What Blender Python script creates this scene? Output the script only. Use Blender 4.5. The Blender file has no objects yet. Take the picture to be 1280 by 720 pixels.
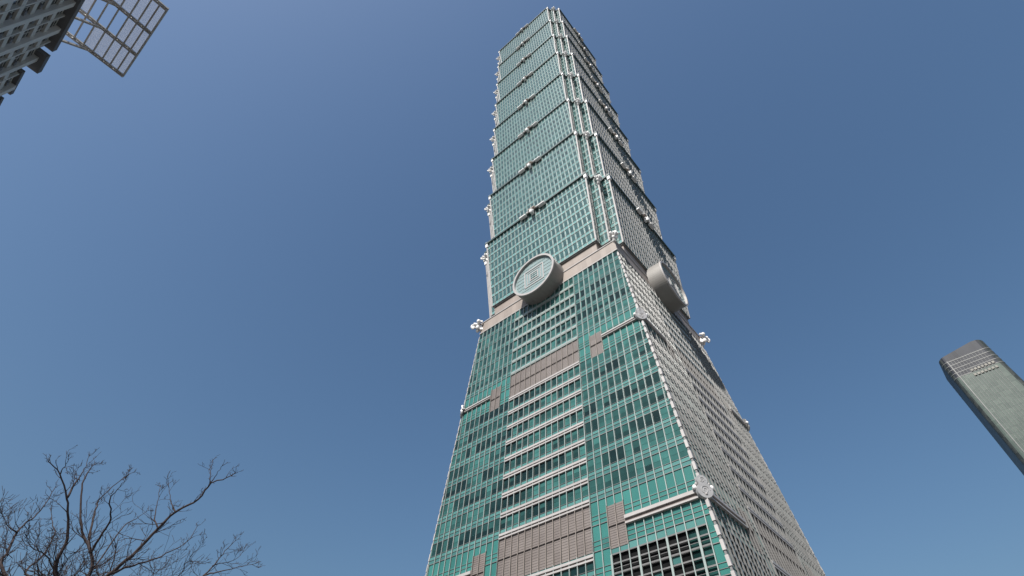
import bpy, math, random
from mathutils import Vector
R = math.radians
scene = bpy.context.scene
col = scene.collection

# ------------------------------------------------------------------ camera, sky, sun, exposure
cam_d = bpy.data.cameras.new('camera')
cam = bpy.data.objects.new('camera', cam_d); col.objects.link(cam)
cam.location = (55.64, -104.0, -5.65)
cam.rotation_euler = (R(139.70), 0, R(40.41))
cam_d.sensor_width = 36; cam_d.lens = 18.09
cam_d.clip_start = 0.1; cam_d.clip_end = 20000
scene.camera = cam

SUN_EL, SUN_AZ = 49.0, 169.0            # azimuth clockwise from +Y
world = bpy.data.worlds.new('World'); scene.world = world; world.use_nodes = True
wn = world.node_tree
sky = wn.nodes.new('ShaderNodeTexSky'); sky.sky_type = 'NISHITA'; sky.sun_disc = False
sky.sun_elevation = R(SUN_EL); sky.sun_rotation = R(SUN_AZ)
sky.altitude = 0; sky.air_density = 1.57; sky.dust_density = 3.9; sky.ozone_density = 8.1
sat = wn.nodes.new('ShaderNodeHueSaturation'); sat.inputs['Saturation'].default_value = 1.03; sat.inputs['Hue'].default_value = 0.4965
wn.links.new(sky.outputs[0], sat.inputs['Color']); wn.links.new(sat.outputs[0], wn.nodes['Background'].inputs[0])
wn.nodes['Background'].inputs[1].default_value = 0.073

sun_d = bpy.data.lights.new('sun', 'SUN'); sun = bpy.data.objects.new('sun', sun_d); col.objects.link(sun)
sun_d.energy = 5.0; sun_d.angle = R(0.5); sun_d.color = (1.0, 0.955, 0.89)
sv = Vector((math.cos(R(SUN_EL)) * math.sin(R(SUN_AZ)), math.cos(R(SUN_EL)) * math.cos(R(SUN_AZ)), math.sin(R(SUN_EL))))
sun.rotation_euler = sv.to_track_quat('Z', 'Y').to_euler()
sun.location = sv * 500

vs = scene.view_settings
vs.view_transform = 'Standard'; vs.look = 'None'; vs.exposure = 0.585; vs.gamma = 1.0; vs.use_curve_mapping = False

GZ = -7.3                               # street level
rng = random.Random(11)

# ------------------------------------------------------------------ helpers
def tag(o, label=None, cat=None, group=None, kind=None):
    if label: o['label'] = label
    if cat: o['category'] = cat
    if group: o['group'] = group
    if kind: o['kind'] = kind
    return o

def mat(name, c0, c1=None, rough=0.5, metal=0.0, ior=1.5, noise=0.12, nscale=0.6, spec=0.5, bump=0.0, streak=False):
    """Procedural material: the face attribute 'tint' picks between c0 and c1 (pane to pane
    differences), a noise adds weathering."""
    m = bpy.data.materials.new(name); m.use_nodes = True
    nt = m.node_tree; b = nt.nodes['Principled BSDF']
    c1 = c1 or c0
    at = nt.nodes.new('ShaderNodeAttribute'); at.attribute_name = 'tint'
    mix = nt.nodes.new('ShaderNodeMix'); mix.data_type = 'RGBA'
    mix.inputs[6].default_value = (*c0, 1); mix.inputs[7].default_value = (*c1, 1)
    nt.links.new(at.outputs['Fac'], mix.inputs[0])
    tc = nt.nodes.new('ShaderNodeTexCoord')
    mp = nt.nodes.new('ShaderNodeMapping')
    if streak: mp.inputs['Scale'].default_value = (1, 1, 0.12)
    nt.links.new(tc.outputs['Object'], mp.inputs[0])
    nz = nt.nodes.new('ShaderNodeTexNoise'); nz.inputs['Scale'].default_value = nscale
    nz.inputs['Detail'].default_value = 5
    nt.links.new(mp.outputs[0], nz.inputs['Vector'])
    mr = nt.nodes.new('ShaderNodeMapRange')
    mr.inputs[1].default_value = 0.25; mr.inputs[2].default_value = 0.75
    mr.inputs[3].default_value = 1 - noise; mr.inputs[4].default_value = 1 + noise
    nt.links.new(nz.outputs['Fac'], mr.inputs[0])
    mul = nt.nodes.new('ShaderNodeMix'); mul.data_type = 'RGBA'; mul.blend_type = 'MULTIPLY'
    mul.inputs[0].default_value = 1
    nt.links.new(mix.outputs[2], mul.inputs[6]); nt.links.new(mr.outputs[0], mul.inputs[7])
    nt.links.new(mul.outputs[2], b.inputs['Base Color'])
    b.inputs['Roughness'].default_value = rough; b.inputs['Metallic'].default_value = metal
    b.inputs['IOR'].default_value = ior; b.inputs['Specular IOR Level'].default_value = spec
    if bump:
        bp = nt.nodes.new('ShaderNodeBump'); bp.inputs['Strength'].default_value = bump
        bp.inputs['Distance'].default_value = 0.05
        nt.links.new(nz.outputs['Fac'], bp.inputs['Height']); nt.links.new(bp.outputs[0], b.inputs['Normal'])
    return m

M = {}
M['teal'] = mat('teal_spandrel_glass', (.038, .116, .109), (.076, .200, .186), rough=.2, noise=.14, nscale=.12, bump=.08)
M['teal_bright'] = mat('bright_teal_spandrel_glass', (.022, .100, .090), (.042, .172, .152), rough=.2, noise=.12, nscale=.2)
M['pale'] = mat('reflection_paled_spandrel_glass', (.112, .232, .228), (.152, .302, .296), rough=.25, noise=.08, nscale=.15)  # same teal glass, its colour paled to paint in sky reflection high up
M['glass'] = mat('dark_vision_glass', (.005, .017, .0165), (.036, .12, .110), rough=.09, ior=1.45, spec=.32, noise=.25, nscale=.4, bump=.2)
M['black'] = mat('black_louvre_opening', (.004, .0045, .005), (.016, .017, .018), rough=.8, spec=.1, noise=.3, nscale=1)
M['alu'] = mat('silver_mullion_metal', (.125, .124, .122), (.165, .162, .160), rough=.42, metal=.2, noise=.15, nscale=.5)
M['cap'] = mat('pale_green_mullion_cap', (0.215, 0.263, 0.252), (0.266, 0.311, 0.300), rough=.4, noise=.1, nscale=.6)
M['white'] = mat('white_metal_trim', (0.296, 0.281, 0.274), (0.355, 0.337, 0.329), rough=.45, noise=.1, nscale=.8)
M['bright'] = mat('bright_white_enamel', (0.666, 0.657, 0.648), (0.720, 0.711, 0.702), rough=.4, noise=.06, nscale=1)
M['glass_up'] = mat('reflection_paled_vision_glass', (.016, .046, .047), (.06, .145, .14), rough=.08, ior=1.6, noise=.2, nscale=.4)  # upper windows: sky reflection painted in as a lighter base colour
M['brown'] = mat('brown_louvre_metal', (.125, .106, .098), (.158, .137, .127), rough=.55, noise=.1, nscale=.5, streak=True)
M['band'] = mat('pinkish_stone_panel', (.215, .180, .157), (.262, .222, .195), rough=.6, noise=.1, nscale=.6, streak=True)
M['cornice'] = mat('dark_green_cornice_metal', (0.038, 0.064, 0.061), (0.053, 0.083, 0.079), rough=.4, noise=.15, nscale=.6)
M['silver'] = mat('silver_ornament_metal', (0.281, 0.277, 0.277), (0.348, 0.344, 0.340), rough=.4, metal=.2, noise=.15, nscale=1.2)
M['coin_side'] = mat('coin_rim_metal', (0.186, 0.177, 0.167), (0.211, 0.202, 0.189), rough=.5, noise=.07, nscale=.5, streak=True)
M['coin_face'] = mat('pale_green_coin_glass', (0.167, 0.233, 0.237), (0.215, 0.289, 0.289), rough=.35, noise=.08, nscale=.6)
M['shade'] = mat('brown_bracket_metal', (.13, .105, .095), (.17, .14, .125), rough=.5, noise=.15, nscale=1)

class MB:
    """collects quads, boxes and tubes, then links them as one mesh object"""
    def __init__(s): s.v = []; s.f = []; s.m = []; s.t = []; s.ms = []
    def mi(s, m):
        if m not in s.ms: s.ms.append(m)
        return s.ms.index(m)
    def poly(s, pts, m, tint=0.5):
        n = len(s.v); s.v += [tuple(p) for p in pts]; s.f.append(tuple(range(n, n + len(pts))))
        s.m.append(s.mi(m)); s.t.append(tint)
    def hexa(s, b, t, m, tint=0.5):
        """b, t: bottom and top rings of four points, counter-clockwise seen from above"""
        n = len(s.v); s.v += [tuple(p) for p in list(b) + list(t)]
        for f in ((3, 2, 1, 0), (4, 5, 6, 7), (0, 1, 5, 4), (1, 2, 6, 5), (2, 3, 7, 6), (3, 0, 4, 7)):
            s.f.append(tuple(n + i for i in f)); s.m.append(s.mi(m)); s.t.append(tint)
    def box(s, c, sx, sy, sz, m, tint=0.5):
        x, y, z = c; X, Y, Z = sx / 2, sy / 2, sz / 2
        r = [(-X, -Y), (X, -Y), (X, Y), (-X, Y)]
        s.hexa([(x + a, y + b, z - Z) for a, b in r], [(x + a, y + b, z + Z) for a, b in r], m, tint)
    def beam(s, P, Q, u, n, wu, wn, m, tint=0.5):
        P, Q, u, n = Vector(P), Vector(Q), Vector(u).normalized() * wu / 2, Vector(n).normalized() * wn / 2
        s.hexa([P - u + n, P + u + n, P + u - n, P - u - n], [Q - u + n, Q + u + n, Q + u - n, Q - u - n], m, tint)
    def bar(s, P, Q, w, m, tint=0.5):
        P, Q = Vector(P), Vector(Q); d = (Q - P).normalized()
        a = d.cross(Vector((0, 0, 1)))
        if a.length < 1e-3: a = Vector((1, 0, 0))
        a.normalize(); s.beam(P, Q, a, a.cross(d), w, w, m, tint)
    def tube(s, pts, rad, m, sides=6, tint=0.5):
        pts = [Vector(p) for p in pts]; rings = []
        ref = Vector((.3, .5, .81))
        for i, p in enumerate(pts):
            d = (pts[min(i + 1, len(pts) - 1)] - pts[max(i - 1, 0)]).normalized()
            a = d.cross(ref)
            if a.length < 1e-3: a = d.cross(Vector((1, 0, 0)))
            a.normalize(); b = d.cross(a); r = rad[i]
            n = len(s.v)
            s.v += [tuple(p + a * r * math.cos(k * 2 * math.pi / sides) + b * r * math.sin(k * 2 * math.pi / sides)) for k in range(sides)]
            rings.append(n)
        for i in range(len(rings) - 1):
            for k in range(sides):
                j = (k + 1) % sides
                s.f.append((rings[i] + k, rings[i] + j, rings[i + 1] + j, rings[i + 1] + k)); s.m.append(s.mi(m)); s.t.append(tint)
        s.f.append(tuple(rings[-1] + k for k in range(sides))); s.m.append(s.mi(m)); s.t.append(tint)
        s.f.append(tuple(rings[0] + k for k in reversed(range(sides)))); s.m.append(s.mi(m)); s.t.append(tint)
    def disc(s, c, u, v, n, r0, r1, h, m, seg=32, tint=0.5, cap=True):
        """solid disc: base radius r0, front radius r1, height h along n"""
        c, u, v, n = Vector(c), Vector(u), Vector(v), Vector(n)
        k0 = len(s.v)
        for r, o in ((r0, 0), (r1, h)):
            s.v += [tuple(c + u * r * math.cos(2 * math.pi * k / seg) + v * r * math.sin(2 * math.pi * k / seg) + n * o) for k in range(seg)]
        for k in range(seg):
            j = (k + 1) % seg
            s.f.append((k0 + k, k0 + j, k0 + seg + j, k0 + seg + k)); s.m.append(s.mi(m)); s.t.append(tint)
        s.f.append(tuple(k0 + seg + k for k in range(seg))); s.m.append(s.mi(m)); s.t.append(tint)
        s.f.append(tuple(k0 + k for k in reversed(range(seg)))); s.m.append(s.mi(m)); s.t.append(tint)
    def ball(s, c, rx, ry, rz, m, tint=0.5, seg=10, rings=6):
        c = Vector(c); k0 = len(s.v)
        for i in range(1, rings):
            a = math.pi * i / rings
            s.v += [(c.x + rx * math.sin(a) * math.cos(2 * math.pi * k / seg), c.y + ry * math.sin(a) * math.sin(2 * math.pi * k / seg), c.z + rz * math.cos(a)) for k in range(seg)]
        top = len(s.v); s.v += [(c.x, c.y, c.z + rz), (c.x, c.y, c.z - rz)]
        def add(f): s.f.append(f); s.m.append(s.mi(m)); s.t.append(tint)
        for i in range(rings - 2):
            for k in range(seg):
                j = (k + 1) % seg; a = k0 + i * seg; b = a + seg
                add((a + k, b + k, b + j, a + j))
        for k in range(seg):
            j = (k + 1) % seg
            add((top, k0 + k, k0 + j)); b = k0 + (rings - 2) * seg
            add((top + 1, b + j, b + k))
    def build(s, name, parent=None, smooth=False, origin=None):
        me = bpy.data.meshes.new(name)
        off = Vector(origin) if origin else Vector((0, 0, 0))
        if parent is not None:
            base = Vector((0, 0, 0)); p = parent
            while p is not None: base += p.location; p = p.parent
        else: base = Vector((0, 0, 0))
        me.from_pydata([(v[0] - off.x, v[1] - off.y, v[2] - off.z) for v in s.v], [], s.f)
        for m in s.ms: me.materials.append(m)
        me.polygons.foreach_set('material_index', s.m)
        a = me.attributes.new('tint', 'FLOAT', 'FACE'); a.data.foreach_set('value', s.t)
        if smooth: me.polygons.foreach_set('use_smooth', [True] * len(s.f))
        me.update()
        o = bpy.data.objects.new(name, me); col.objects.link(o)
        if parent is not None: o.parent = parent
        o.location = off - base
        return o

def empty(name, loc, label, cat, group=None):
    o = bpy.data.objects.new(name, None); col.objects.link(o); o.location = loc
    o.empty_display_size = 1
    return tag(o, label, cat, group)

# ------------------------------------------------------------------ ground
def paving():
    m = bpy.data.materials.new('grey_paving'); m.use_nodes = True
    nt = m.node_tree; b = nt.nodes['Principled BSDF']
    tc = nt.nodes.new('ShaderNodeTexCoord')
    br = nt.nodes.new('ShaderNodeTexBrick'); br.inputs['Scale'].default_value = 1.2
    br.inputs['Color1'].default_value = (.13, .125, .12, 1); br.inputs['Color2'].default_value = (.10, .098, .095, 1)
    br.inputs['Mortar'].default_value = (.06, .058, .055, 1); br.inputs['Mortar Size'].default_value = .012
    nt.links.new(tc.outputs['Object'], br.inputs['Vector']); nt.links.new(br.outputs[0], b.inputs['Base Color'])
    b.inputs['Roughness'].default_value = .8
    return m
g = MB(); S = 6000; g.poly([(-S, -S, GZ), (S, -S, GZ), (S, S, GZ), (-S, S, GZ)], paving())
tag(g.build('ground'), kind='structure')

# ------------------------------------------------------------------ facade grid
class Facet:
    """flat trapezoid wall seen from outside: P0 bottom left, P1 bottom right, P2 top right, P3 top left"""
    def __init__(s, P0, P1, P2, P3):
        P0, P1, P2, P3 = map(Vector, (P0, P1, P2, P3))
        s.u = (P1 - P0).normalized()
        s.O = (P0 + P1) / 2
        d = (P2 + P3) / 2 - s.O
        v = d - s.u * d.dot(s.u); s.L = v.length; s.v = v.normalized(); s.n = s.u.cross(s.v)
        loc = lambda P: (P - s.O).dot(s.u)
        s.l0, s.l1, s.r0, s.r1 = loc(P0), loc(P3), loc(P1), loc(P2)
        s.z0, s.H = P0.z, P3.z - P0.z
    def V(s, z): return (z - s.z0) / s.H * s.L
    def left(s, v): return s.l0 + (s.l1 - s.l0) * v / s.L
    def right(s, v): return s.r0 + (s.r1 - s.r0) * v / s.L
    def pt(s, u, v, o=0.0): return s.O + s.u * u + s.v * v + s.n * o
    def cell(s, mb, ea, eb, v0, v1, o, m, tint, mg=0.0):
        """panel between the column lines ea(v) and eb(v), cut by the wall's slanted edges"""
        q = []
        for v in (v0, v1):
            a = max(ea(v) + mg, s.left(v)); b = min(eb(v) - mg, s.right(v))
            if b - a < -1e-6: a = b = (a + b) / 2 if False else min(max(a, s.left(v)), s.right(v))
            q.append((a, b))
        if max(q[0][1] - q[0][0], q[1][1] - q[1][0]) < 0.05: return
        mb.poly([s.pt(q[0][0], v0, o), s.pt(q[0][1], v0, o), s.pt(q[1][1], v1, o), s.pt(q[1][0], v1, o)], m, tint)
    def ribv(s, mb, e, v0, v1, w, d, m, tint=0.5, o=0.0, cap=None):
        a, b = s.pt(e(v0), v0, o), s.pt(e(v1), v1, o)
        u, n = s.u * w / 2, s.n * d
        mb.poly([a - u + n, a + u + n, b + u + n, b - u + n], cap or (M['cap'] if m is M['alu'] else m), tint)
        mb.poly([a + u, b + u, b + u + n, a + u + n], m, tint)
        mb.poly([a - u + n, b - u + n, b - u, a - u], m, tint)
        mb.poly([a - u, a + u, a + u + n, a - u + n], m, tint)
        mb.poly([b - u, b - u + n, b + u + n, b + u], m, tint)
    def ribh(s, mb, u0, u1, v, h, d, m, tint=0.5, o=0.0):
        a, b = s.pt(u0, v, o), s.pt(u1, v, o)
        w, n = s.v * h, s.n * d
        mb.poly([a + n, b + n, b + w + n, a + w + n], m, tint)
        mb.poly([a, b, b + n, a + n], m, tint)
        mb.poly([a + w + n, b + w + n, b + w, a + w], m, tint)
        mb.poly([a, a + n, a + w + n, a + w], m, tint)
        mb.poly([b, b + w, b + w + n, b + n], m, tint)

FLOOR = 4.2
_h = {}
def field(a, b, seed):
    """smooth random value 0..1 over a grid"""
    def g(i, j):
        if (i, j, seed) not in _h: _h[(i, j, seed)] = random.Random(i * 7919 + j * 104729 + seed).random()
        return _h[(i, j, seed)]
    i, j = math.floor(a), math.floor(b); x, y = a - i, b - j
    x, y = x * x * (3 - 2 * x), y * y * (3 - 2 * y)
    return (g(i, j) * (1 - x) + g(i + 1, j) * x) * (1 - y) + (g(i, j + 1) * (1 - x) + g(i + 1, j + 1) * x) * y
PITCH = 1.6
const = lambda c: (lambda v: c)

# ------------------------------------------------------------------ the tall tower
tower = empty('skyscraper', (0, 0, GZ), 'very tall green glass skyscraper with eight stacked flaring tiers and round coin medallions', 'skyscraper')

W_TOP, W_SLOPE, Z_BASE = 24.58, 0.0804, 105.2
def wpyr(z): return W_TOP + W_SLOPE * (Z_BASE - z)

ZB, TIER = 113.6, 33.6
W0, W1, NOTCH = 25.05, 27.15, 2.74

# --- lower shaft: a tapering pyramid of 24 floors
shaft = MB(); rows = {}
louvres = []; bands = []; ledges = []; grilles = []
def pyramid_face(rot):
    T = (lambda p: p) if rot == 0 else (lambda p: (-p[1], p[0], p[2]))
    w0, w1 = wpyr(GZ), wpyr(Z_BASE)
    F = Facet(*[T(p) for p in ((-w0, -w0, GZ), (w0, -w0, GZ), (w1, -w1, Z_BASE), (-w1, -w1, Z_BASE))])
    ks = range(-21, 22)
    edges = [k * PITCH + (PITCH / 2 if k >= 0 else PITCH / 2) for k in ks]      # .8, 2.4, ... and mirrored
    edges = sorted(set([round(PITCH * (k + .5), 3) for k in range(-21, 21)]))
    C = 6.5 * PITCH; B0, B1 = 8.5 * PITCH, 10.5 * PITCH
    def row(n, uc): return rows.setdefault((n, rot, (uc > C) - (uc < -C)), MB())
    def inside(e, v): return F.left(v) + .12 < e < F.right(v) - .12
    # entrance storeys below the first regular floor
    lob = [GZ, -3.4, 0.5, 4.4]
    for a, b in zip(lob, lob[1:]):
        for ea, eb in zip(edges, edges[1:]):
            F.cell(shaft, const(ea), const(eb), F.V(a), F.V(b), 0, M['glass'], rng.uniform(.1, .6))
        F.ribh(shaft, F.left(F.V(b)), F.right(F.V(b)), F.V(b) - .15, .3, .3, M['alu'])
    for e in edges:
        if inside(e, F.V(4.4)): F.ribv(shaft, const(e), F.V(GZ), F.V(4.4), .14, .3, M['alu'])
    for n in range(1, 25):
        z0 = 38 + FLOOR * (n - 9); z1 = z0 + FLOOR
        va, vb = F.V(z0), F.V(z1)
        mech = n in (7, 8, 17, 18)
        rowt = rng.random()
        for ea, eb in zip(edges, edges[1:]):
            uc = (ea + eb) / 2
            if uc + .8 < F.left(va) or uc - .8 > F.right(va): continue
            A, Bq = const(ea), const(eb)
            ctr = abs(uc) < C
            blk = B0 < abs(uc) < B1
            st = min(1, max(0, .45 + .25 * (rowt - .5) + rng.gauss(0, .12)))
            grid = n <= 6 and abs(uc) > B0 and abs(uc) < B0 + 10 * PITCH
            if ctr and mech: continue
            if blk and mech:
                if n in (8, 18): F.cell(shaft, A, Bq, F.V(z1 - 1.7), vb, 0, M['teal_bright'], min(1, st + .2))
                continue
            if grid:
                if n == 6:
                    F.cell(shaft, A, Bq, va, F.V(28.3), -.25, M['black'] if abs(uc) < B0 + 8 * PITCH else M['glass'], .25)
                    F.cell(shaft, A, Bq, F.V(28.3), vb, 0, M['teal'], min(1, st + .2))
                else:
                    F.cell(shaft, A, Bq, va, vb, -.25, M['black'] if abs(uc) < B0 + 8 * PITCH else M['glass'], rng.random() * .5)
                continue
            if mech or (n <= 6 and not ctr):
                vm = va + (vb - va) * .45
                F.cell(shaft, A, Bq, va, vm, 0, M['teal_bright'], min(1, max(0, rng.gauss(.75, .12))))
                F.cell(shaft, A, Bq, vm, vb, 0, M['teal_bright'], min(1, max(0, rng.gauss(.5, .12))))
                if rng.random() < .035: F.cell(row(n, uc), A, Bq, va + .2, vm, .03, M['glass'], 1, .1)
                continue
            F.cell(shaft, A, Bq, va, va + (vb - va) * .2, 0, M['teal'], max(0, st - .3))
            F.cell(shaft, A, Bq, va + (vb - va) * .2, vb, 0, M['teal'], min(1, st + .15))
            low = n < 17
            mg = .10 if (low or ctr) else .24
            if ctr and n > 18: mg = .2
            h = vb - va
            lo = va + h * (.36 if low else .40); hi = vb - h * .05
            wt = rng.random()
            cl = field(uc / 9, n * 1.7, rot)
            tt = max(0, min(1, (cl - .42) * .9 + (.1 if wt < .7 else .42 if wt < .93 else .85) + rng.uniform(-.12, .12)))
            if low or n in (19, 20):
                mid = lo + (hi - lo) * .48
                F.cell(row(n, uc), A, Bq, lo, mid - .03, .03, M['glass'], tt, mg)
                F.cell(row(n, uc), A, Bq, mid + .03, hi, .03, M['glass'], max(0, min(1, tt + rng.choice((-.1, 0, .05, .1, .3, .5)))), mg)
            else:
                F.cell(row(n, uc), A, Bq, lo, hi, .03, M['glass'], tt, mg)
        # mullions, floor line and sill line
        for e in edges:
            if not (inside(e, va) and inside(e, vb)): continue
            if mech and (abs(e) < C - .1 or B0 - .1 < abs(e) < B1 + .1): continue
            heavy = n <= 6 and abs(e) > B0
            hi_ = abs(e) > C + .1
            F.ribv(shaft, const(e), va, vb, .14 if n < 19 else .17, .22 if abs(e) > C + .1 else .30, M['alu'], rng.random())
        if n in (8, 18):
            for sg in (-1, 1):
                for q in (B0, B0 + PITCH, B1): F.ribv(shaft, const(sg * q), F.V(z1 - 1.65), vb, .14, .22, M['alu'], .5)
        for f_, d_, h_ in ((0.0, .12, .12), (.20, .08, .06), (.38, .08, .07)):
            v = va + (vb - va) * f_
            spans = [(F.left(v), F.right(v))]
            if mech: spans = [(F.left(v), -B1), (-B0, -C), (C, B0), (B1, F.right(v))]
            for a, b in spans: F.ribh(shaft, a, b, v - h_ / 2, h_, d_, M['alu'], rng.random())
        # black grille with light framework on the lowest visible floors
    for sg in (-1, 1):
        gr = MB()
        for ke in range(0, 11):
            e = sg * (B0 + ke * PITCH)
            F.ribv(gr, const(e), F.V(4.4), F.V(28.3), .34 if ke % 3 == 0 else .15, .25, M['alu'], .4)
        z = 4.4; i = 0
        lim = sg * (B0 + 10 * PITCH)
        while z < 28.4:
            a, b = sorted((sg * B0, lim))
            b = min(b, F.right(F.V(z)) - .3); a = max(a, F.left(F.V(z)) + .3)
            F.ribh(gr, a, b, F.V(z), .22, .15, M['alu'], .3)
            z += 1.4
        for k in range(14):
            c = sg * (B0 + PITCH * rng.randrange(0, 7)); zz = 4.4 + 1.4 * rng.randrange(4, 16)
            a, b = sorted((c, c + sg * PITCH))
            F.cell(gr, const(a), const(b), F.V(zz) + .36, F.V(zz) + 1.36, -.1, M['teal'], rng.random() * .5, .14)
        grilles.append(gr)
    # louvre panels (mechanical floors)
    for zlo, zhi in ((29.6, 38.0), (71.6, 80.0)):
        va, vb = F.V(zlo), F.V(zhi)
        for a, b in ((-C, C), (B0, B1), (-B1, -B0)):
            lo, hi = (va, vb) if abs(a + b) < 1 else (F.V(zlo - .4), F.V(zhi - 1.7))
            lp = MB()
            cols = round((b - a) / PITCH)
            for k in range(cols):
                ea, eb = a + (b - a) * k / cols, a + (b - a) * (k + 1) / cols
                for q in range(4):
                    F.cell(lp, const(ea), const(eb), lo + (hi - lo) * q / 4, lo + (hi - lo) * (q + 1) / 4, .04, M['brown'], rng.random())
                nl = 18
                for q in range(nl):
                    F.ribh(lp, ea + .1, eb - .1, lo + (hi - lo) * q / nl + .03, .06, .035, M['brown'], .3 + rng.random() * .4, .04)
            for k in range(cols + 1):
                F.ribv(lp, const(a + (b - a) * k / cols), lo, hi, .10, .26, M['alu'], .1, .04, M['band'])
            F.ribh(lp, a, b, (lo + hi) / 2, .12, .2, M['brown'], 0, .04)
            louvres.append(lp)
    # pale spandrel bands across the middle bay
    zs = [29.6 - .9] + [38 + FLOOR * k for k in range(9)] + [80 + FLOOR * k for k in range(6)]
    for z in zs:
        b = MB(); v = F.V(z)
        if z < 79:
            F.ribh(b, -C, C, v - .42, .30, .34, M['white'], rng.random())
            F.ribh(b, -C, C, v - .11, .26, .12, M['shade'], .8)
            F.ribh(b, -C, C, v + .16, .42, .36, M['white'], rng.random())
        else:
            F.ribh(b, -C, C, v - .36, .95, .30, M['cap'], rng.random() * .4)
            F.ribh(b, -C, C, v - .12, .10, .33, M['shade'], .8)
        bands.append(b)
    # ledge from the side louvres to the corner ornaments
    for z, hh in ((33.0, .55), (76.0, .36)):
        v = F.V(z)
        for sg in (-1, 1):
            l = MB()
            a, b = sorted((sg * (B1 + .05), (F.right(v) - .8) * sg))
            F.ribh(l, a, b, v, hh, .55, M['white'], .5)
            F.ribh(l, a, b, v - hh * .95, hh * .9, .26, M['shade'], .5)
            F.ribh(l, a, b, v - hh * 1.5, hh * .5, .50, M['white'], .4)
            ledges.append(l)
    return F
F_front = pyramid_face(0); F_right = pyramid_face(1)
# the two faces turned away from the street, floor by floor
for rot in (2, 3):
    def T(p):
        for _ in range(rot): p = (-p[1], p[0], p[2])
        return p
    zz = [GZ] + [4.4 + FLOOR * k for k in range(25)]
    for a, b in zip(zz, zz[1:]):
        wa, wb = wpyr(a), wpyr(b); zm = a + (b - a) * .4; wm = wpyr(zm)
        shaft.poly([T((-wa, -wa, a)), T((wa, -wa, a)), T((wm, -wm, zm)), T((-wm, -wm, zm))], M['teal'], .5)
        shaft.poly([T((-wm, -wm, zm)), T((wm, -wm, zm)), T((wb, -wb, b)), T((-wb, -wb, b))], M['glass'], .3)
w = wpyr(Z_BASE); shaft.poly([(-w, -w, Z_BASE), (w, -w, Z_BASE), (w, w, Z_BASE), (-w, w, Z_BASE)], M['band'])
shaft_o = shaft.build('tapering_shaft', tower)
for key in sorted(rows): rows[key].build('window_row' if key[2] else 'middle_window_row', shaft_o)
for b in bands: b.build('spandrel_band', shaft_o)
for l in louvres: tag(l.build('louvre_panel', shaft_o))
for l in ledges: l.build('ledge', shaft_o)
for g_ in grilles: g_.build('ventilation_grille', shaft_o)
# dashed white trim up the three visible corners
for sx, sy in ((1, -1), (-1, -1), (1, 1)):
    c = MB(); z = GZ; wd = .50 if (sx, sy) == (1, -1) else .3
    while z < Z_BASE - 1.5:
        P = [(sx * (wpyr(q) + .02), sy * (wpyr(q) + .02), q) for q in (z, z + 1.45)]
        c.beam(P[0], P[1], (1, 0, 0), (0, -1, 0), wd, wd, M['white'], rng.random())
        P = [(sx * wpyr(q), sy * wpyr(q), q) for q in (z + 1.45, z + 2.1)]
        c.beam(P[0], P[1], (1, 0, 0), (0, -1, 0), wd * .65, wd * .65, M['alu'] if wd > .4 else M['white'], .6)
        z += 2.1
    c.build('corner_trim', shaft_o)

# --- belt of stone panels between shaft and tiers
belt = MB()
def ring(mb, w, z0, z1, m, step, jit=True):
    for rot in range(4):
        def T(p):
            for _ in range(rot): p = (-p[1], p[0], p[2])
            return p
        n = max(1, round(2 * w / step))
        for k in range(n):
            a, b = -w + 2 * w * k / n, -w + 2 * w * (k + 1) / n
            mb.poly([T((a, -w, z0)), T((b, -w, z0)), T((b, -w, z1)), T((a, -w, z1))], m, rng.random())
    mb.poly([(-w, -w, z1), (w, -w, z1), (w, w, z1), (-w, w, z1)], m)
    mb.poly([(-w, w, z0), (w, w, z0), (w, -w, z0), (-w, -w, z0)], m)
ring(belt, 24.62, 105.25, 109.3, M['band'], 1.6)
belt_o = belt.build('stone_belt', tower)
tr = MB(); ring(tr, 24.85, 104.95, 105.25, M['white'], 50); tr.build('belt_moulding', belt_o)
tr = MB(); ring(tr, 24.8, 109.3, 109.62, M['white'], 50); tr.build('belt_moulding', belt_o)
ub = MB()
def section(w, a=NOTCH):
    q = [(w - 2 * a, -w), (w - 2 * a, -w + a), (w - a, -w + a), (w - a, -w + 2 * a), (w, -w + 2 * a)]
    out = []
    for r in range(4):
        for p in q:
            for _ in range(r): p = (-p[1], p[0])
            out.append(p)
    return out
sec = section(24.5)
for i in range(20):
    P, Q = sec[i], sec[(i + 1) % 20]
    n = max(1, round(math.dist(P, Q) / 1.6))
    for k in range(n):
        a = [P[j] + (Q[j] - P[j]) * k / n for j in (0, 1)]; b = [P[j] + (Q[j] - P[j]) * (k + 1) / n for j in (0, 1)]
        ub.poly([(*a, 109.62), (*b, 109.62), (*b, ZB), (*a, ZB)], M['band'], rng.random() * .6)
ub.build('upper_belt', belt_o)
mo = MB()
for z0, z1, o in ((113.25, 113.62, .42),):
    s_ = section(24.5 + o)
    for i in range(20):
        P, Q = s_[i], s_[(i + 1) % 20]
        mo.poly([(*P, z0), (*Q, z0), (*Q, z1), (*P, z1)], M['alu'])
    mo.poly([(*p, z0) for p in reversed(s_)], M['alu'])
mo.build('belt_moulding', belt_o)

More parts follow.
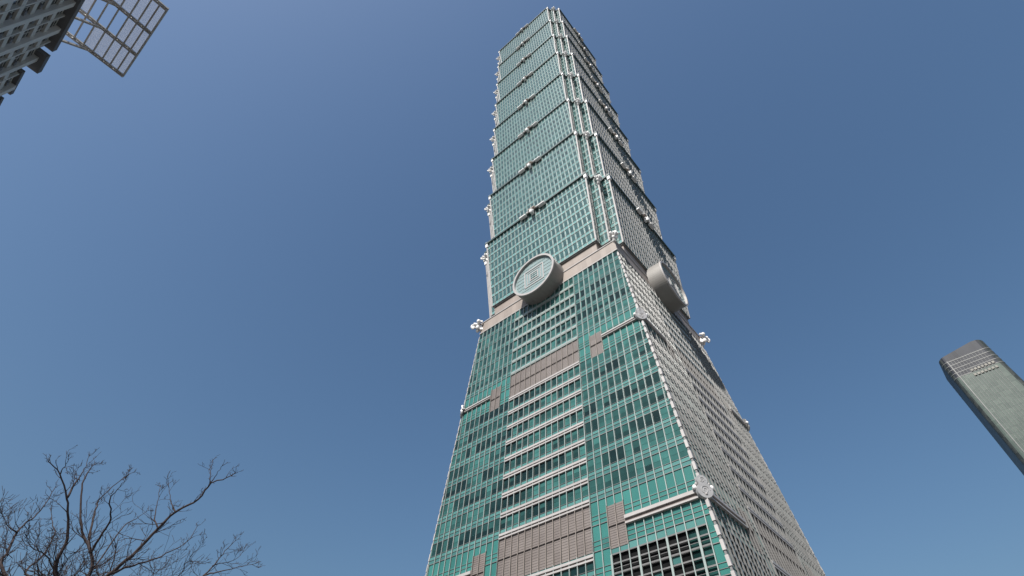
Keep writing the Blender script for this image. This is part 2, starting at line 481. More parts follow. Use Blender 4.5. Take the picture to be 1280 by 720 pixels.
# --- ornaments
def ruyi(P, n, S=.64):
    """cloud-shaped silver plate standing out of a corner, facing n"""
    n = Vector((n[0], n[1], 0)).normalized(); u = Vector((0, 0, 1)).cross(n).normalized() * 1; v = Vector((0, 0, 1))
    P = Vector(P); mb = MB()
    O = P.copy(); P = Vector((0, 0, 0))
    mb.disc(P - v * .6, u, v, n, 2.0, 1.85, .75, M['silver'], 28)
    mb.disc(P + v * 2.0, u, v, n, 1.45, 1.3, .62, M['silver'], 24)
    mb.beam(P - v * .2 + n * .3, P + v * 2.2 + n * .3, u, n, 2.3, .52, M['silver'])
    for c, r in ((P - v * .6, 1.15), (P + v * 2.0, .75)):
        pts = []; rr = []
        for k in range(26):
            a = k * .42; q = r * (1 - k / 30)
            pts.append(c + n * (.78 if r > 1 else .64) + u * q * math.cos(a) + v * q * math.sin(a)); rr.append(.085)
        mb.tube(pts, rr, M['silver'], 6, .9)
    for s in (-1, 1):
        c = P + u * s * 2.05 + v * .35 + n * .1
        mb.ball(c, .5, .5, .62, M['bright'])
        mb.ball(P + u * s * 1.5 + v * 1.15 + n * .15, .36, .36, .42, M['white'])
        mb.beam(c - n * .9, c + n * .25, u, v, .5, .5, M['white'])
    mb.ball(P - v * 1.5 + n * .6, .42, .35, .32, M['white'])
    mb.v = [tuple(O + Vector(q) * S) for q in mb.v]
    return mb
for z in (33.4, 76.2):
    w = wpyr(z) + .05
    for sx, sy in ((1, -1), (-1, -1), (1, 1)):
        ruyi((sx * w, sy * w, z), (sx, sy)).build('ruyi_ornament', shaft_o)

def corner_ornament(P, n, s=1.0):
    """white curled bracket with a brown arm standing out of a corner"""
    n = Vector((n[0], n[1], 0)).normalized(); u = Vector((0, 0, 1)).cross(n).normalized(); v = Vector((0, 0, 1))
    P = Vector(P); mb = MB()
    mb.beam(P - n * 1.6 + v * .3, P + n * 1.0 + v * .3, u, v, .9 * s, .7 * s, M['shade'])
    mb.beam(P - n * .2 + v * .1, P + n * 1.5 * s + v * .25, u, v, 1.5 * s, .55, M['bright'])
    pts = []; rr = []
    for k in range(22):
        a = -1.2 + k * .36; q = .95 * s * (1 - k / 30)
        pts.append(P + n * (1.15 * s + q * math.cos(a)) + v * (q * math.sin(a) - .35)); rr.append(.30 * s)
    mb.tube(pts, rr, M['bright'], 7)
    for t in (-1, 1):
        mb.ball(P + u * t * 1.15 * s + v * .75 + n * .25, .55 * s, .55 * s, .62 * s, M['bright'])
        mb.beam(P + u * t * 1.15 * s - n * 1.0 + v * .75, P + u * t * 1.15 * s + n * .3 + v * .75, u, v, .5, .5, M['bright'])
        mb.ball(P + u * t * .6 * s - v * 1.25 + n * .45, .5 * s, .5 * s, .72 * s, M['bright'])
    mb.beam(P - v * 1.9 - n * .8, P - v * .2 - n * .2, u, n, 1.1 * s, .9 * s, M['bright'])
    return mb

def face_ornament(P, n, up):
    """brackets and a hanging head in the middle of a tier's top edge"""
    n = Vector(n); u = Vector((0, 0, 1)).cross(n).normalized(); v = Vector((0, 0, 1)); P = Vector(P); mb = MB()
    mb.beam(P - u * 2.6 + n * .45 + v * .1, P + u * 2.6 + n * .45 + v * .1, n, v, .6, .5, M['band'])
    mb.beam(P - u * 1.3 + n * .7 + v * .6, P + u * 1.3 + n * .7 + v * .6, n, v, 1.0, .5, M['band'])
    for s in (-1, 1):
        mb.beam(P + u * s * 2.7 - v * .62 + n * .55, P + u * s * 5.4 - v * .62 + n * .55, n, v, 1.2, .5, M['bright'])
        mb.ball(P + u * s * 2.0 + n * .75 - v * .15, .34, .34, .38, M['bright'])
    mb.beam(P - v * 2.2 + n * .35, P - v * .2 + n * .5, u, n, 1.0, .8, M['bright'])
    mb.beam(P - v * 2.1 + n * 1.15, P - v * .75 + n * 1.2, u, n, 1.0, .8, M['bright'])
    mb.ball(P - v * 2.2 + n * 1.2, .55, .55, .48, M['bright'])
    for s in (-1, 1): mb.ball(P + u * s * .55 - v * .95 + n * .8, .3, .3, .36, M['bright'])
    return mb

for sx, sy in ((1, -1), (-1, -1), (1, 1)):
    corner_ornament((sx * 25.0, sy * 25.0, 108.6 if (sx, sy) != (1, -1) else 110.9), (sx, sy), 1.15 if (sx, sy) != (1, -1) else .8).build('corner_ornament', belt_o)

# --- the eight tiers
def tier(i):
    z0 = ZB + TIER * i; z1 = z0 + TIER
    zc = z1 - .75                                            # underside of the cornice
    body = MB(); wr = [MB() for _ in range(8)]; fins = []
    sa, sb = section(W0), section(W1)
    for e in range(20):
        P, Q = sa[e], sa[(e + 1) % 20]; P2, Q2 = sb[e], sb[(e + 1) % 20]
        F = Facet((*P, z0), (*Q, z0), (*Q2, z1), (*P2, z1))
        main = math.dist(P, Q) > 10
        seen = F.n.y < -.5 or F.n.x > .5
        if not seen:
            for f in range(8):
                va, vb = F.V(z0 + FLOOR * f), F.V(z0 + FLOOR * (f + 1)); vm = va + (vb - va) * .4
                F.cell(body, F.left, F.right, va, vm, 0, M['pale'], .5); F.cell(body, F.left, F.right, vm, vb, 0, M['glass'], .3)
            continue
        if main: ed = [const(PITCH * (k + .5)) for k in range(-15, 15)]
        else:
            def mk(t, F=F): return lambda v: F.left(v) + (F.right(v) - F.left(v)) * t
            ed = [mk(0), mk(.5), mk(1)]
        for f in range(8):
            va, vb = F.V(z0 + FLOOR * f), F.V(z0 + FLOOR * (f + 1)); h = vb - va
            rowt = rng.uniform(-.12, .12)
            for A, B in zip(ed, ed[1:]):
                if main and (A(0) > F.right(vb) or B(0) < F.left(vb)): continue
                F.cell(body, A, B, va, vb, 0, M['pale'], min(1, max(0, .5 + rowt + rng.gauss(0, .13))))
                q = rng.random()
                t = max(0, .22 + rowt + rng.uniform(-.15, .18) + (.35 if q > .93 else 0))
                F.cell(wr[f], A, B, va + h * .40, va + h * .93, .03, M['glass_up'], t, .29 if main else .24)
            for k, A in enumerate(ed):
                if main and not (F.left(va) + .12 < A(va) < F.right(va) - .12 and F.left(vb) + .12 < A(vb) < F.right(vb) - .12): continue
                if not main and k != 1: continue
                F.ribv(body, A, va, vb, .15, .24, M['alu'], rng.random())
            v = va
            F.ribh(body, F.left(v), F.right(v), v + .02, .16, .14, M['alu'], rng.random())
            v = va + h * .37
            F.ribh(body, F.left(v), F.right(v), v, .08, .10, M['alu'], rng.random())
    body.poly([(*p, z0) for p in reversed(sa)], M['cornice']); body.poly([(*p, z1) for p in sb], M['cornice'])
    o = body.build('tower_tier', tower, origin=(0, 0, z0))
    for r in wr: r.build('window_row', o, origin=(0, 0, z0))
    # cornice: a slab standing 0.6 m out of the wall
    c = MB(); so, si = section(W1 + .55), section(W1 - .3)
    for k in range(20):
        P, Q = so[k], so[(k + 1) % 20]; P2, Q2 = si[k], si[(k + 1) % 20]
        c.poly([(*P, zc), (*Q, zc), (*Q, z1 + .12), (*P, z1 + .12)], M['cornice'], .4)
        c.poly([(*P, zc), (*P2, zc), (*Q2, zc), (*Q, zc)], M['cornice'], .1)
        c.poly([(*P, z1 + .12), (*Q, z1 + .12), (*Q2, z1 + .12), (*P2, z1 + .12)], M['cornice'], .6)
    c.build('cornice', o, origin=(0, 0, z0))
    # white fins along the stepped corners
    for cnr in (0, 1, 3):                                    # front right, back right, front left
        for k in (0, 2, 4):
            P, Q = Vector((*sa[cnr * 5 + k], z0)), Vector((*sb[cnr * 5 + k], z1))
            fb = MB(); fb.beam(P, P + (Q - P) * .97, (1, 0, 0), (0, -1, 0), .46, .46, M['white'], rng.random())
            if k != 2:
                fb.beam(P + (Q - P) * .925, P + (Q - P) * 1.008, (1, 0, 0), (0, -1, 0), 1.0, 1.0, M['bright'], .8)
            else:
                fb.beam(P + (Q - P) * .94, P + (Q - P) * .99, (1, 0, 0), (0, -1, 0), .8, .8, M['bright'], .8)
            fb.build('corner_fin', o, origin=(0, 0, z0))
        sx, sy = ((1, -1), (1, 1), None, (-1, -1))[cnr]
        t = (z1 - 3.6 - z0) / TIER; w = W0 + (W1 - W0) * t - NOTCH
        corner_ornament((sx * (w + .4), sy * (w + .4), z1 - 3.4), (sx, sy), .8).build('corner_ornament', o, origin=(0, 0, z0))
    face_ornament((0, -W1 - .3, z1 - .55), (0, -1, 0), 0).build('face_ornament', o, origin=(0, 0, z0))
    face_ornament((W1 + .3, 0, z1 - .55), (1, 0, 0), 0).build('face_ornament', o, origin=(0, 0, z0))
    return o
for i in range(8): tier(i)
rf = MB()
for k, (w, h) in enumerate(((17, 7), (13, 12), (9, 18))):
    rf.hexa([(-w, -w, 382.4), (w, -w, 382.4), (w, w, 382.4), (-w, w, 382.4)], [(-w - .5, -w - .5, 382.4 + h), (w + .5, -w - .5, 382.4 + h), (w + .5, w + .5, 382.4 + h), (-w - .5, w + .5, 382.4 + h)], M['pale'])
rf.tube([(0, 0, 395), (0, 0, 418), (0, 0, 440)], [2.2, 1.4, .4], M['silver'], 10)
rf.build('rooftop_spire', tower)

# --- coin medallions
def coin(n):
    n = Vector(n); v = Vector((0, 0, 1)); u = v.cross(n).normalized()
    wall = 24.0; front = 29.5; c = n * wall + v * 110
    mb = MB(); r, rin, seg = 7.5, 6.95, 72
    def P(rad, k, d): a = 2 * math.pi * k / seg; return c + u * rad * math.cos(a) + v * rad * math.sin(a) + n * d
    D = front - wall
    for k in range(seg):
        mb.poly([P(r, k, 0), P(r, k + 1, 0), P(r, k + 1, D - .5), P(r, k, D - .5)], M['coin_side'], .5)
    body = mb.build('coin_medallion', tower)
    rm = MB()
    for k in range(seg):
        rm.poly([P(r, k, D - .5), P(r, k + 1, D - .5), P(r + .08, k + 1, D - .42), P(r + .08, k, D - .42)], M['white'], .5)
        rm.poly([P(r + .08, k, D - .42), P(r + .08, k + 1, D - .42), P(r + .08, k + 1, D), P(r + .08, k, D)], M['white'], .5)
        rm.poly([P(r + .08, k, D), P(r + .08, k + 1, D), P(rin, k + 1, D), P(rin, k, D)], M['white'], .5)
        rm.poly([P(rin, k, D), P(rin, k + 1, D), P(rin, k + 1, D - .7), P(rin, k, D - .7)], M['white'], .5)
    rm.build('coin_rim', body)
    fc = MB(); fc.poly([P(rin, k, D - .7) for k in range(seg)], M['coin_face'], .5)
    fc.build('coin_face', body)
    rl = MB(); pc = c + n * (D - .69)
    def frame(s, t, h, m, ti):
        for a, b, ax in (((-s, s - t / 2), (s, s - t / 2), v), ((-s, -s + t / 2), (s, -s + t / 2), v)):
            rl.beam(pc + u * a[0] + v * a[1] + n * h / 2, pc + u * b[0] + v * b[1] + n * h / 2, ax, n, t, h, m, ti)
        for q in (-s + t / 2, s - t / 2):
            rl.beam(pc + u * q - v * (s - t) + n * h / 2, pc + u * q + v * (s - t) + n * h / 2, u, n, t, h, m, ti)
    frame(3.5, .34, .14, M['white'], .6); frame(2.5, .2, .1, M['white'], .2); frame(1.55, .3, .14, M['white'], .6)
    for q in (-.5, .5):
        rl.beam(pc + u * -1.2 + v * q + n * .2, pc + u * 1.2 + v * q + n * .06, v, n, .2, .12, M['coin_face'], 1)
        rl.beam(pc + u * q - v * 1.1 + n * .045, pc + u * q + v * 1.1 + n * .045, u, n, .2, .09, M['cap'], 1)
    for k in range(-4, 5):
        x = k * 1.5; hgt = math.sqrt(max(0, 6.6 ** 2 - x * x))
        for lo, hi in ((-hgt, -3.5), (3.5, hgt)) if abs(x) < 3.4 else ((-hgt, hgt),):
            if hi > lo + .2: rl.beam(pc + u * x + v * lo + n * .03, pc + u * x + v * hi + n * .03, u, n, .07, .1, M['cap'], .5)
    for k in range(-4, 5):
        x = k * 1.5 + .01; hgt = math.sqrt(max(0, 6.6 ** 2 - x * x))
        for lo, hi in ((-hgt, -3.5), (3.5, hgt)) if abs(x) < 3.4 else ((-hgt, hgt),):
            if hi > lo + .2: rl.beam(pc + v * x + u * lo + n * .028, pc + v * x + u * hi + n * .028, v, n, .07, .09, M['cap'], .5)
    rl.build('square_relief', body)
coin((0, -1, 0)); coin((1, 0, 0))

# ------------------------------------------------------------------ apartment block, upper left
AB = empty('apartment_building', (-24, -144, GZ), 'dark grey apartment block with pilasters and steel canopy frame at the upper left corner', 'building')
M['ab_wall'] = mat('grey_tiled_wall', (.40, .395, .385), (.48, .47, .46), rough=.7, noise=.15, nscale=.4, streak=True)
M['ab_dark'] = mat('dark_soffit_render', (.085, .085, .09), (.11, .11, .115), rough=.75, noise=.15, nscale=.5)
M['ab_glass'] = mat('apartment_window_glass', (.012, .016, .018), (.05, .055, .06), rough=.08, noise=.2, nscale=1)
M['steel'] = mat('rusty_painted_steel', (.36, .355, .345), (.27, .245, .225), rough=.55, noise=.3, nscale=1.5)
M['lattice'] = mat('pale_weathered_panel', (.34, .345, .36), (.40, .40, .41), rough=.6, noise=.2, nscale=1.2)
lb = M['lattice'].node_tree; pb = lb.nodes['Principled BSDF']
trn = lb.nodes.new('ShaderNodeBsdfTranslucent'); trn.inputs[0].default_value = (.62, .62, .64, 1)
mx = lb.nodes.new('ShaderNodeMixShader'); mx.inputs[0].default_value = .6
lb.links.new(pb.outputs[0], mx.inputs[1]); lb.links.new(trn.outputs[0], mx.inputs[2])
lb.links.new(mx.outputs[0], lb.nodes['Material Output'].inputs[0])
YF = -137.0
ab = MB()
secs = [(-24.0, 4.0, 91.0), (-28.0, -24.0, 88.9), (-34.0, -28.0, 86.6), (-46.0, -34.0, 84.6)]   # x0, x1, roof height
for x0, x1, zr in secs:
    ab.hexa([(x0, YF - 16, GZ), (x1, YF - 16, GZ), (x1, YF - .5, GZ), (x0, YF - .5, GZ)][::1],
            [(x0, YF - 16, zr), (x1, YF - 16, zr), (x1, YF - .5, zr), (x0, YF - .5, zr)], M['ab_wall'], .3)
ab_o = ab.build('wall', AB)
def roof_at(x):
    for x0, x1, zr in secs:
        if x0 <= x < x1: return zr
    return 84
BAY = 3.15; FH = 3.2
pil = MB(); slabs = MB(); more = MB()
x = -45.0; k = 0
px = [-12.9 + 2 * BAY * j for j in range(-5, 3)]
for X in px:
    pil.box((X, YF - .1, (GZ + roof_at(X) - .02) / 2), 1.0, .9, roof_at(X) - .02 - GZ, M['ab_wall'], .7)
    for s in (1,):
        pil.box((X + BAY, YF - .25, (GZ + roof_at(X + BAY) - .02) / 2), .3, .42, roof_at(X + BAY) - .02 - GZ, M['ab_wall'], .4)
pil.build('pilasters', AB)
cnt = 0; wins = []
for X in px:
    for sub in (0, 1):
        xa = X + sub * BAY + .4; xb = xa + BAY - .75
        if xb > 4: continue
        zt = min(roof_at(xa), roof_at(xb))
        f = 0
        while zt - .6 - FH * (f + 1) > GZ + 1:
            z1 = zt - .6 - FH * f; z0 = z1 - FH
            slabs.box(((xa + xb) / 2, YF - .32, z0 + .5), xb - xa + .5, .44, 1.0, M['ab_wall'], .2 + .3 * rng.random())
            pane = (((xa + xb) / 2, YF - .46, z0 + 1.0 + (FH - 1.0) / 2), xb - xa, .06, FH - 1.04)
            wins.append((f, pane)); f += 1
slabs.build('sill_slabs', AB)
wins.sort(key=lambda q: (q[0], abs(q[1][0][0] + 20)))
for f, (c, sx, sy, sz) in wins[:96]:
    wmb = MB(); wmb.box(c, sx, sy, sz, M['ab_glass'], rng.random())
    fx = c[0] + sx * rng.choice((-.18, 0, .2))
    wmb.box((fx, c[1] + .06, c[2]), .09, .09, sz, M['ab_wall'], .3)
    wmb.box((c[0], c[1] + .055, c[2] + sz * .2), sx, .07, .08, M['ab_wall'], .3)
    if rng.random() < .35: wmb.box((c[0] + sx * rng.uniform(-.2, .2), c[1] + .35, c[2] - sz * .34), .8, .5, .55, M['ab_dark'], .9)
    wmb.build('window', AB)
for f, (c, sx, sy, sz) in wins[96:]: more.box(c, sx, sy, sz, M['ab_glass'], rng.random())
tag(more.build('lower_windows', AB), kind='stuff')
ea = MB()
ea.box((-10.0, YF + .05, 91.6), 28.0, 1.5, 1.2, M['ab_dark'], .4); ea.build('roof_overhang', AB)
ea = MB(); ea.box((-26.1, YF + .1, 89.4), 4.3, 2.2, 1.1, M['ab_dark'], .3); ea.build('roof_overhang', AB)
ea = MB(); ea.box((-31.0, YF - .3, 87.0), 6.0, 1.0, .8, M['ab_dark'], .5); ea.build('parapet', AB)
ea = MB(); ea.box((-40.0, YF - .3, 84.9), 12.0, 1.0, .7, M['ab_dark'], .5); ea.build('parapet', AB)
# steel canopy frame cantilevered from the roof
cf = MB()
for X in (-21.7, -16.0, -10.3, -4.3):
    cf.bar((X, YF - 3.0, 90.8), (X, YF - 3.0, 95.2), .5, M['steel'], .3)
    cf.bar((X, YF - 1.0, 90.9), (X, YF + 3.6, 94.75), .36, M['steel'], .5)
    cf.bar((X, YF - 3.0, 92.0), (X, YF - .2, 94.8), .26, M['steel'], .8)
cf.bar((-21.7, YF - 3, 93), (-4.3, YF - 3, 93), .22, M['steel'], .5)
cfo = cf.build('canopy_frame', AB)
for X in (-21.7, -16.0, -10.3, -4.3):
    t = MB()
    for dx in (-.22, .22):
        t.bar((X + dx, YF - 3.2, 95.0), (X + dx, -127.1, 95.0), .26, M['steel'], .1)
    t.bar((X, YF - 3.2, 94.45), (X, -127.1, 94.75), .2, M['steel'], .9)
    y = YF - 3.0; s = 1
    while y < -128:
        t.bar((X - .22 * s, y, 95.0), (X + .22 * s, y + .9, 95.0), .09, M['steel'], .2)
        t.bar((X, y, 94.5), (X, y + .9, 94.95), .08, M['steel'], .6); y += .9; s = -s
    t.build('truss_beam', cfo)
ys = [-137.6, -136.0, -134.4, -132.75, -131.1, -129.7, -128.4, -127.2]
for y in ys:
    t = MB(); t.bar((-22.0, y, 95.2), (-4.0, y, 95.2), .3 if y > -127.5 else .22, M['steel'], rng.random())
    t.build('crossbar', cfo)
# weathered infill panels in some of the bays
for (xa, xb) in ((-21.4, -16.3), (-15.7, -10.6), (-10.0, -4.6)):
    for y0, y1 in zip(ys, ys[1:]):
        if xa == -15.7 and y0 > -136.2 and y0 < -131.2: continue
        if xa == -21.4 and y0 < -135.5: continue
        t = MB()
        nsl = 26
        for q in range(nsl):
            xx = xa + (xb - xa) * (q + .5) / nsl
            t.box((xx, (y0 + y1) / 2, 95.32), .085, y1 - y0 - .14, .03, M['lattice'], rng.random())
        t.build('slatted_panel', cfo)

# ------------------------------------------------------------------ glass office tower, right
OT = empty('office_tower', (129, 360, GZ), 'slim grey green glass office tower with a dark rounded crown at the right edge', 'building')
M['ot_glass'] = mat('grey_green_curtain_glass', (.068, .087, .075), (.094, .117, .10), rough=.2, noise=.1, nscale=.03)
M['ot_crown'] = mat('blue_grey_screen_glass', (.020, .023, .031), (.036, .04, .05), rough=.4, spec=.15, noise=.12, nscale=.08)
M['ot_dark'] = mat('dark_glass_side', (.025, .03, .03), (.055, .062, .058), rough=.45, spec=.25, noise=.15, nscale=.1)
M['ot_line'] = mat('grey_facade_fin', (.10, .105, .105), (.14, .145, .142), rough=.5, noise=.1, nscale=.3)
M['ot_vent'] = mat('cream_vent_cover', (.11, .105, .09), (.15, .145, .12), rough=.5, noise=.08, nscale=.5)
def ot_sec(z):
    """rounded rectangle plan, a little wider towards the ground"""
    t = max(0, (267 - z)) / 100
    x0, x1, y0, y1 = 112.0 - .5 * t, 144.0 + 3.2 * t, 340.0 - 1.0 * t, 374 + 5 * t
    r = 4.2; out = []
    for cx, cy, a0 in ((x1 - r, y0 + r, -90), (x1 - r, y1 - r, 0), (x0 + r, y1 - r, 90), (x0 + r, y0 + r, 180)):
        for k in range(7):
            a = R(a0 + 15 * k); out.append((cx + r * math.cos(a), cy + r * math.sin(a)))
    return out
OT_TOP, OT_CR = 267.0, 244.0
def ot_top(x): return OT_TOP + .6 - 4.5 * max(0, 138 - x) / 26 - max(0, x - 136.5) ** 2 * .03 - max(0, 116 - x) ** 2 * .03                     # the crown's rim slopes
ob = MB()
zs = [GZ + (OT_CR - GZ) * k / 60 for k in range(61)]
def ot_strip(mb, za, zb, fill):
    a, b = ot_sec(za), ot_sec(zb); n = len(a)
    for k in range(n):
        j = (k + 1) % n
        L_ = math.dist(a[k], a[j]); c = max(1, round(L_ / 3.1))
        for q in range(c):
            f0, f1 = q / c, (q + 1) / c
            l = lambda s, t: (s[k][0] + (s[j][0] - s[k][0]) * t, s[k][1] + (s[j][1] - s[k][1]) * t)
            pa, pb, pc, pd = l(a, f0), l(a, f1), l(b, f1), l(b, f0)
            mb.poly([(*pa, za), (*pb, za), (*pc, zb if not fill else ot_top(pc[0])), (*pd, zb if not fill else ot_top(pd[0]))],
                    *pick(k, n, za))
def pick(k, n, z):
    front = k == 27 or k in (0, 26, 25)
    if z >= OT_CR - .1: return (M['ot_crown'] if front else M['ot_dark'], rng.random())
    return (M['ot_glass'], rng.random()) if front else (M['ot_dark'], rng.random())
rows_ot = []
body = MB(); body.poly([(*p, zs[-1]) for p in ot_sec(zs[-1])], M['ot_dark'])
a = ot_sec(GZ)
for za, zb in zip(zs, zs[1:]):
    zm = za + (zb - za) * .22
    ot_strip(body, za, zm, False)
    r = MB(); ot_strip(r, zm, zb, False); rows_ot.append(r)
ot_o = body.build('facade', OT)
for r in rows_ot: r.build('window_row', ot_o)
cr = MB()
for k in range(5):
    za = OT_CR + (260.0 - OT_CR) * k / 5; zb = OT_CR + (260.0 - OT_CR) * (k + 1) / 5
    ot_strip(cr, za, zb, k == 4)
cro = cr.build('crown_screen', OT)
fin = MB()
for z in [OT_CR + 3.5 * k for k in range(5)]:
    s_ = ot_sec(z); s2 = [((x - 128) * 1.008 + 128, (y - 357) * 1.008 + 357) for x, y in s_]
    for k in range(len(s_)):
        j = (k + 1) % len(s_)
        fin.poly([(*s2[k], z), (*s2[j], z), (*s2[j], z + .5), (*s2[k], z + .5)], M['ot_line'], rng.random())
fin.build('screen_rails', cro)
for X in (116.2, 118.2, 120.2, 122.2, 124.2, 126.2, 128.2, 130.2, 132.2, 134.2, 136.2, 138.2):
    f = MB()
    for za, zb in zip(zs[20:], zs[21:] + [259.0]):
        ya, yb = ot_sec(za)[0][1] - .15, ot_sec(zb)[0][1] - .15
        f.beam((X, ya, za), (X, yb, zb), (1, 0, 0), (0, -1, 0), .55 if X < 117 else .16, .5 if X < 117 else .3, M['ot_line'], rng.random())
    f.build('facade_fin', OT)
for z in (241.5, 245.6):
    for k in range(7):
        v_ = MB(); X = 125.2 + 2.25 * k + (0 if z > 243 else -.3)
        v_.box((X, ot_sec(z)[0][1] - .3, z), 1.5, .7, 1.7, M['ot_vent'], rng.random())
        v_.build('vent_cover', OT)

# ------------------------------------------------------------------ bare tree, lower left
TR = empty('bare_tree', (40.1, -100.6, GZ), 'leafless tree with upright forking dark branches in the lower left corner', 'tree')
M['bark'] = mat('dark_grey_bark', (.034, .027, .028), (.060, .047, .045), rough=.95, spec=.1, noise=.3, nscale=6, bump=.4)
LIMBS = [([[39.95,-100.89,-1.39],[39.97,-101.24,-1.07],[40.03,-101.38,-0.83],[40.1,-101.46,-0.38],[40.15,-101.7,-0.01],[40.2,-101.96,0.37],[40.24,-102.39,0.78],[40.29,-102.74,0.92]],0.075),([[40.17,-101.96,0.38],[40.05,-101.98,0.76],[39.92,-101.96,1.0],[39.8,-101.96,1.27],[39.66,-102.02,1.64]],0.035),([[40.22,-102.38,0.78],[40.42,-102.41,0.89],[40.62,-102.46,0.97]],0.02),([[39.79,-100.65,-1.3],[39.66,-100.57,-0.72],[39.47,-100.77,-0.26],[39.28,-101.04,0.05],[39.08,-101.37,0.61],[38.89,-101.68,1.33],[38.74,-101.71,1.72],[38.6,-101.67,1.98]],0.07),([[39.51,-100.77,-0.28],[39.23,-100.88,0.01],[38.94,-100.98,0.53],[38.67,-101.06,1.02],[38.41,-101.02,1.41],[38.19,-100.78,2.14],[37.97,-100.57,2.48]],0.045),([[39.46,-100.75,-0.28],[39.74,-100.8,0.09],[40.01,-100.86,0.35],[40.24,-101.17,0.62],[40.52,-101.18,0.79],[40.8,-101.2,0.95]],0.04),([[40.19,-100.68,-1.48],[40.45,-100.54,-1.23],[40.7,-100.43,-0.98],[40.98,-100.26,-0.6],[41.25,-100.09,-0.01],[41.51,-99.99,0.35],[41.82,-99.73,0.66],[42.06,-99.71,1.02],[42.34,-99.56,1.09],[42.62,-99.44,1.21]],0.075),([[42.2,-99.75,0.95],[42.06,-99.84,1.3],[41.95,-99.87,1.62]],0.018),([[42.2,-99.75,0.95],[42.35,-99.76,1.14],[42.5,-99.77,1.3]],0.018),([[41.35,-100.13,-0.05],[41.11,-100.27,0.27],[40.9,-100.31,0.69],[40.67,-100.38,1.15]],0.025),([[41.69,-100.04,0.27],[41.44,-100.21,0.6],[41.2,-100.34,0.98]],0.022),([[40.33,-100.51,-1.19],[40.15,-100.2,-0.73],[39.98,-99.86,-0.43],[39.82,-99.48,-0.15],[39.67,-99.11,0.21],[39.51,-98.78,0.63],[39.29,-98.65,1.14]],0.05),([[39.83,-100.95,-1.43],[39.53,-101.61,-1.33],[39.27,-102.13,-0.99],[39.07,-102.21,-0.57],[38.88,-102.25,-0.15],[38.7,-102.19,0.17],[38.52,-102.09,0.46],[38.34,-102.07,0.91],[38.15,-102.07,1.31]],0.06),([[38.93,-102.26,-0.17],[39.01,-102.48,-0.13],[39.09,-102.75,0.04]],0.025),([[39.9,-101.14,-1.2],[39.6,-101.72,-1.08],[39.42,-101.6,-0.65],[39.21,-101.6,-0.08],[38.99,-101.76,0.23],[38.77,-101.92,0.55]],0.045),([[39.99,-100.66,-1.09],[39.42,-100.49,-0.45],[38.85,-100.26,0.7],[38.3,-99.96,1.2],[37.76,-99.64,1.73]],0.04),([[39.81,-100.57,-1.41],[40.02,-99.27,-1.08],[40.15,-98.51,-0.68],[40.13,-98.22,-0.23],[40.08,-98.03,0.17],[40.0,-97.9,0.5],[39.95,-97.72,0.86]],0.055),([[40.18,-98.24,-0.25],[40.57,-98.07,-0.22],[40.99,-97.82,-0.15],[41.42,-97.59,-0.09]],0.028),([[40.12,-98.11,0.03],[40.07,-97.96,0.14],[40.13,-97.55,0.39],[40.07,-97.43,0.72]],0.02),([[39.94,-99.25,-1.06],[40.27,-98.97,-0.74],[40.52,-98.92,-0.46],[40.73,-99.0,-0.31],[41.02,-98.85,-0.32]],0.03),([[39.96,-99.54,-1.09],[39.78,-99.33,-0.58],[39.58,-99.18,-0.3],[39.4,-98.98,-0.09]],0.025),([[39.87,-101.32,-1.33],[40.16,-101.9,-1.43],[40.47,-102.45,-1.31],[40.81,-102.81,-1.03],[41.18,-102.95,-0.78]],0.045),([[39.88,-101.23,-1.05],[40.28,-101.68,-0.86],[40.7,-102.06,-0.92],[41.14,-102.29,-0.91]],0.03)]
tk = MB(); fork = Vector((39.97, -100.75, -1.75))
tk.tube([(40.1, -100.6, GZ), (40.08, -100.62, -6.4), (40.0, -100.7, -4.6), (40.04, -100.7, -3.0), fork], [.26, .19, .165, .15, .13], M['bark'], 10)
tk.build('trunk', TR, smooth=True)
def smooth_line(P, n=4):
    P = [Vector(p) for p in P]; out = []
    for i in range(len(P) - 1):
        a, b, c, d = P[max(i - 1, 0)], P[i], P[i + 1], P[min(i + 2, len(P) - 1)]
        for k in range(n):
            t = k / n
            out.append(.5 * ((2 * b) + (c - a) * t + (2 * a - 5 * b + 4 * c - d) * t * t + (3 * b - a - 3 * c + d) * t ** 3))
    out.append(P[-1]); return out
tw_rng = random.Random(5)
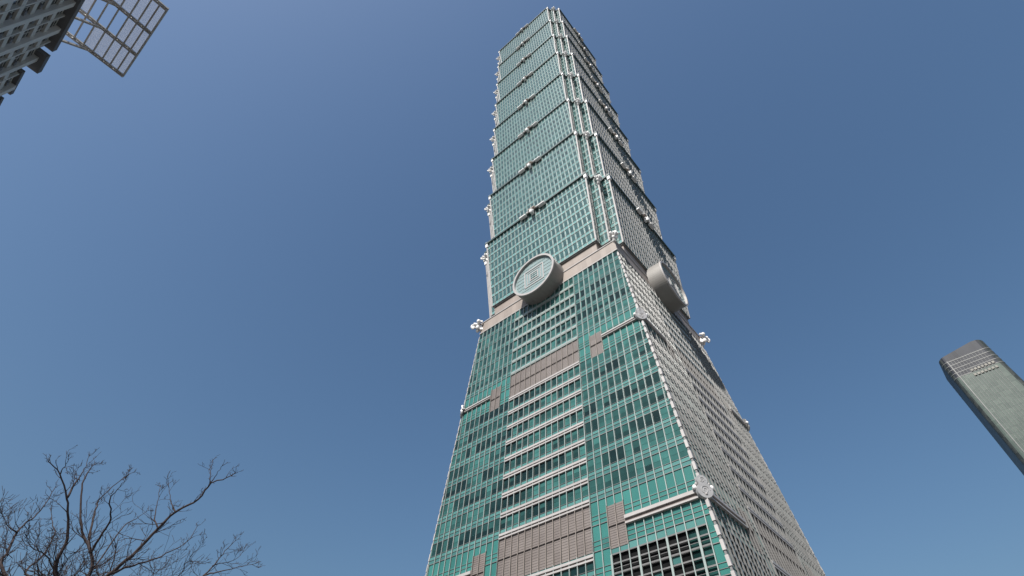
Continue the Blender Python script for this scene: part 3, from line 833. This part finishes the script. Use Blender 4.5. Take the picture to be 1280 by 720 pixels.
def twig(mb, p, d, ln, r, lvl):
    pts = [p.copy()]; n = 5; d = d.normalized()
    for k in range(n):
        d = (d + Vector((tw_rng.gauss(0, .13), tw_rng.gauss(0, .13), tw_rng.gauss(.05, .11)))).normalized()
        pts.append(pts[-1] + d * ln / n)
        if lvl > 0 and k > 0 and tw_rng.random() < .62:
            side = Vector((tw_rng.gauss(0, 1), tw_rng.gauss(0, 1), tw_rng.gauss(.3, .7))).normalized()
            twig(mb, pts[-1], d * .75 + side * .75, ln * tw_rng.uniform(.35, .6), r * .6, lvl - 1)
    mb.tube(pts, [max(.0035, r * (1 - .75 * k / n)) for k in range(n + 1)], M['bark'], 4, tint=tw_rng.random())
for pts, r in LIMBS:
    root = Vector(pts[0])
    if root.z < -1.0 and (root - fork).length < 2.5:
        pts = [tuple(fork - Vector((0, 0, tw_rng.uniform(0, .35))))] + pts
    line = smooth_line(pts); n = len(line)
    line = [p + Vector((tw_rng.gauss(0, .008), tw_rng.gauss(0, .008), tw_rng.gauss(0, .008))) if 0 < i < n - 1 else p for i, p in enumerate(line)]
    b = MB(); b.tube(line, [max(.006, r * .8 * (1 - .85 * (i / (n - 1)) ** .8)) for i in range(n)], M['bark'], 7)
    for i in range(2, n):
        f = i / (n - 1)
        low = max(0, min(1, (.9 - line[i].z) / 1.8))             # the crown is densest low down
        for _ in range(2 if tw_rng.random() < low * .6 else 1):
            if tw_rng.random() < .42 + .22 * low:
                d = (line[i] - line[i - 1]).normalized()
                side = Vector((tw_rng.gauss(0, 1), tw_rng.gauss(0, 1), tw_rng.gauss(.35, .6))).normalized()
                twig(b, line[i], d * .6 + side * .9, tw_rng.uniform(.3, .75) * (.7 + .7 * low) * (1.1 - .55 * f), max(.0058, r * .2 * (1.1 - f * .6)), 2)
    for _ in range(2):
        d = (line[-1] - line[-2]).normalized()
        twig(b, line[-1], d + Vector((tw_rng.gauss(0, .5), tw_rng.gauss(0, .5), tw_rng.gauss(.1, .3))), .16, .008, 1)
    b.build('branch', TR, smooth=True)
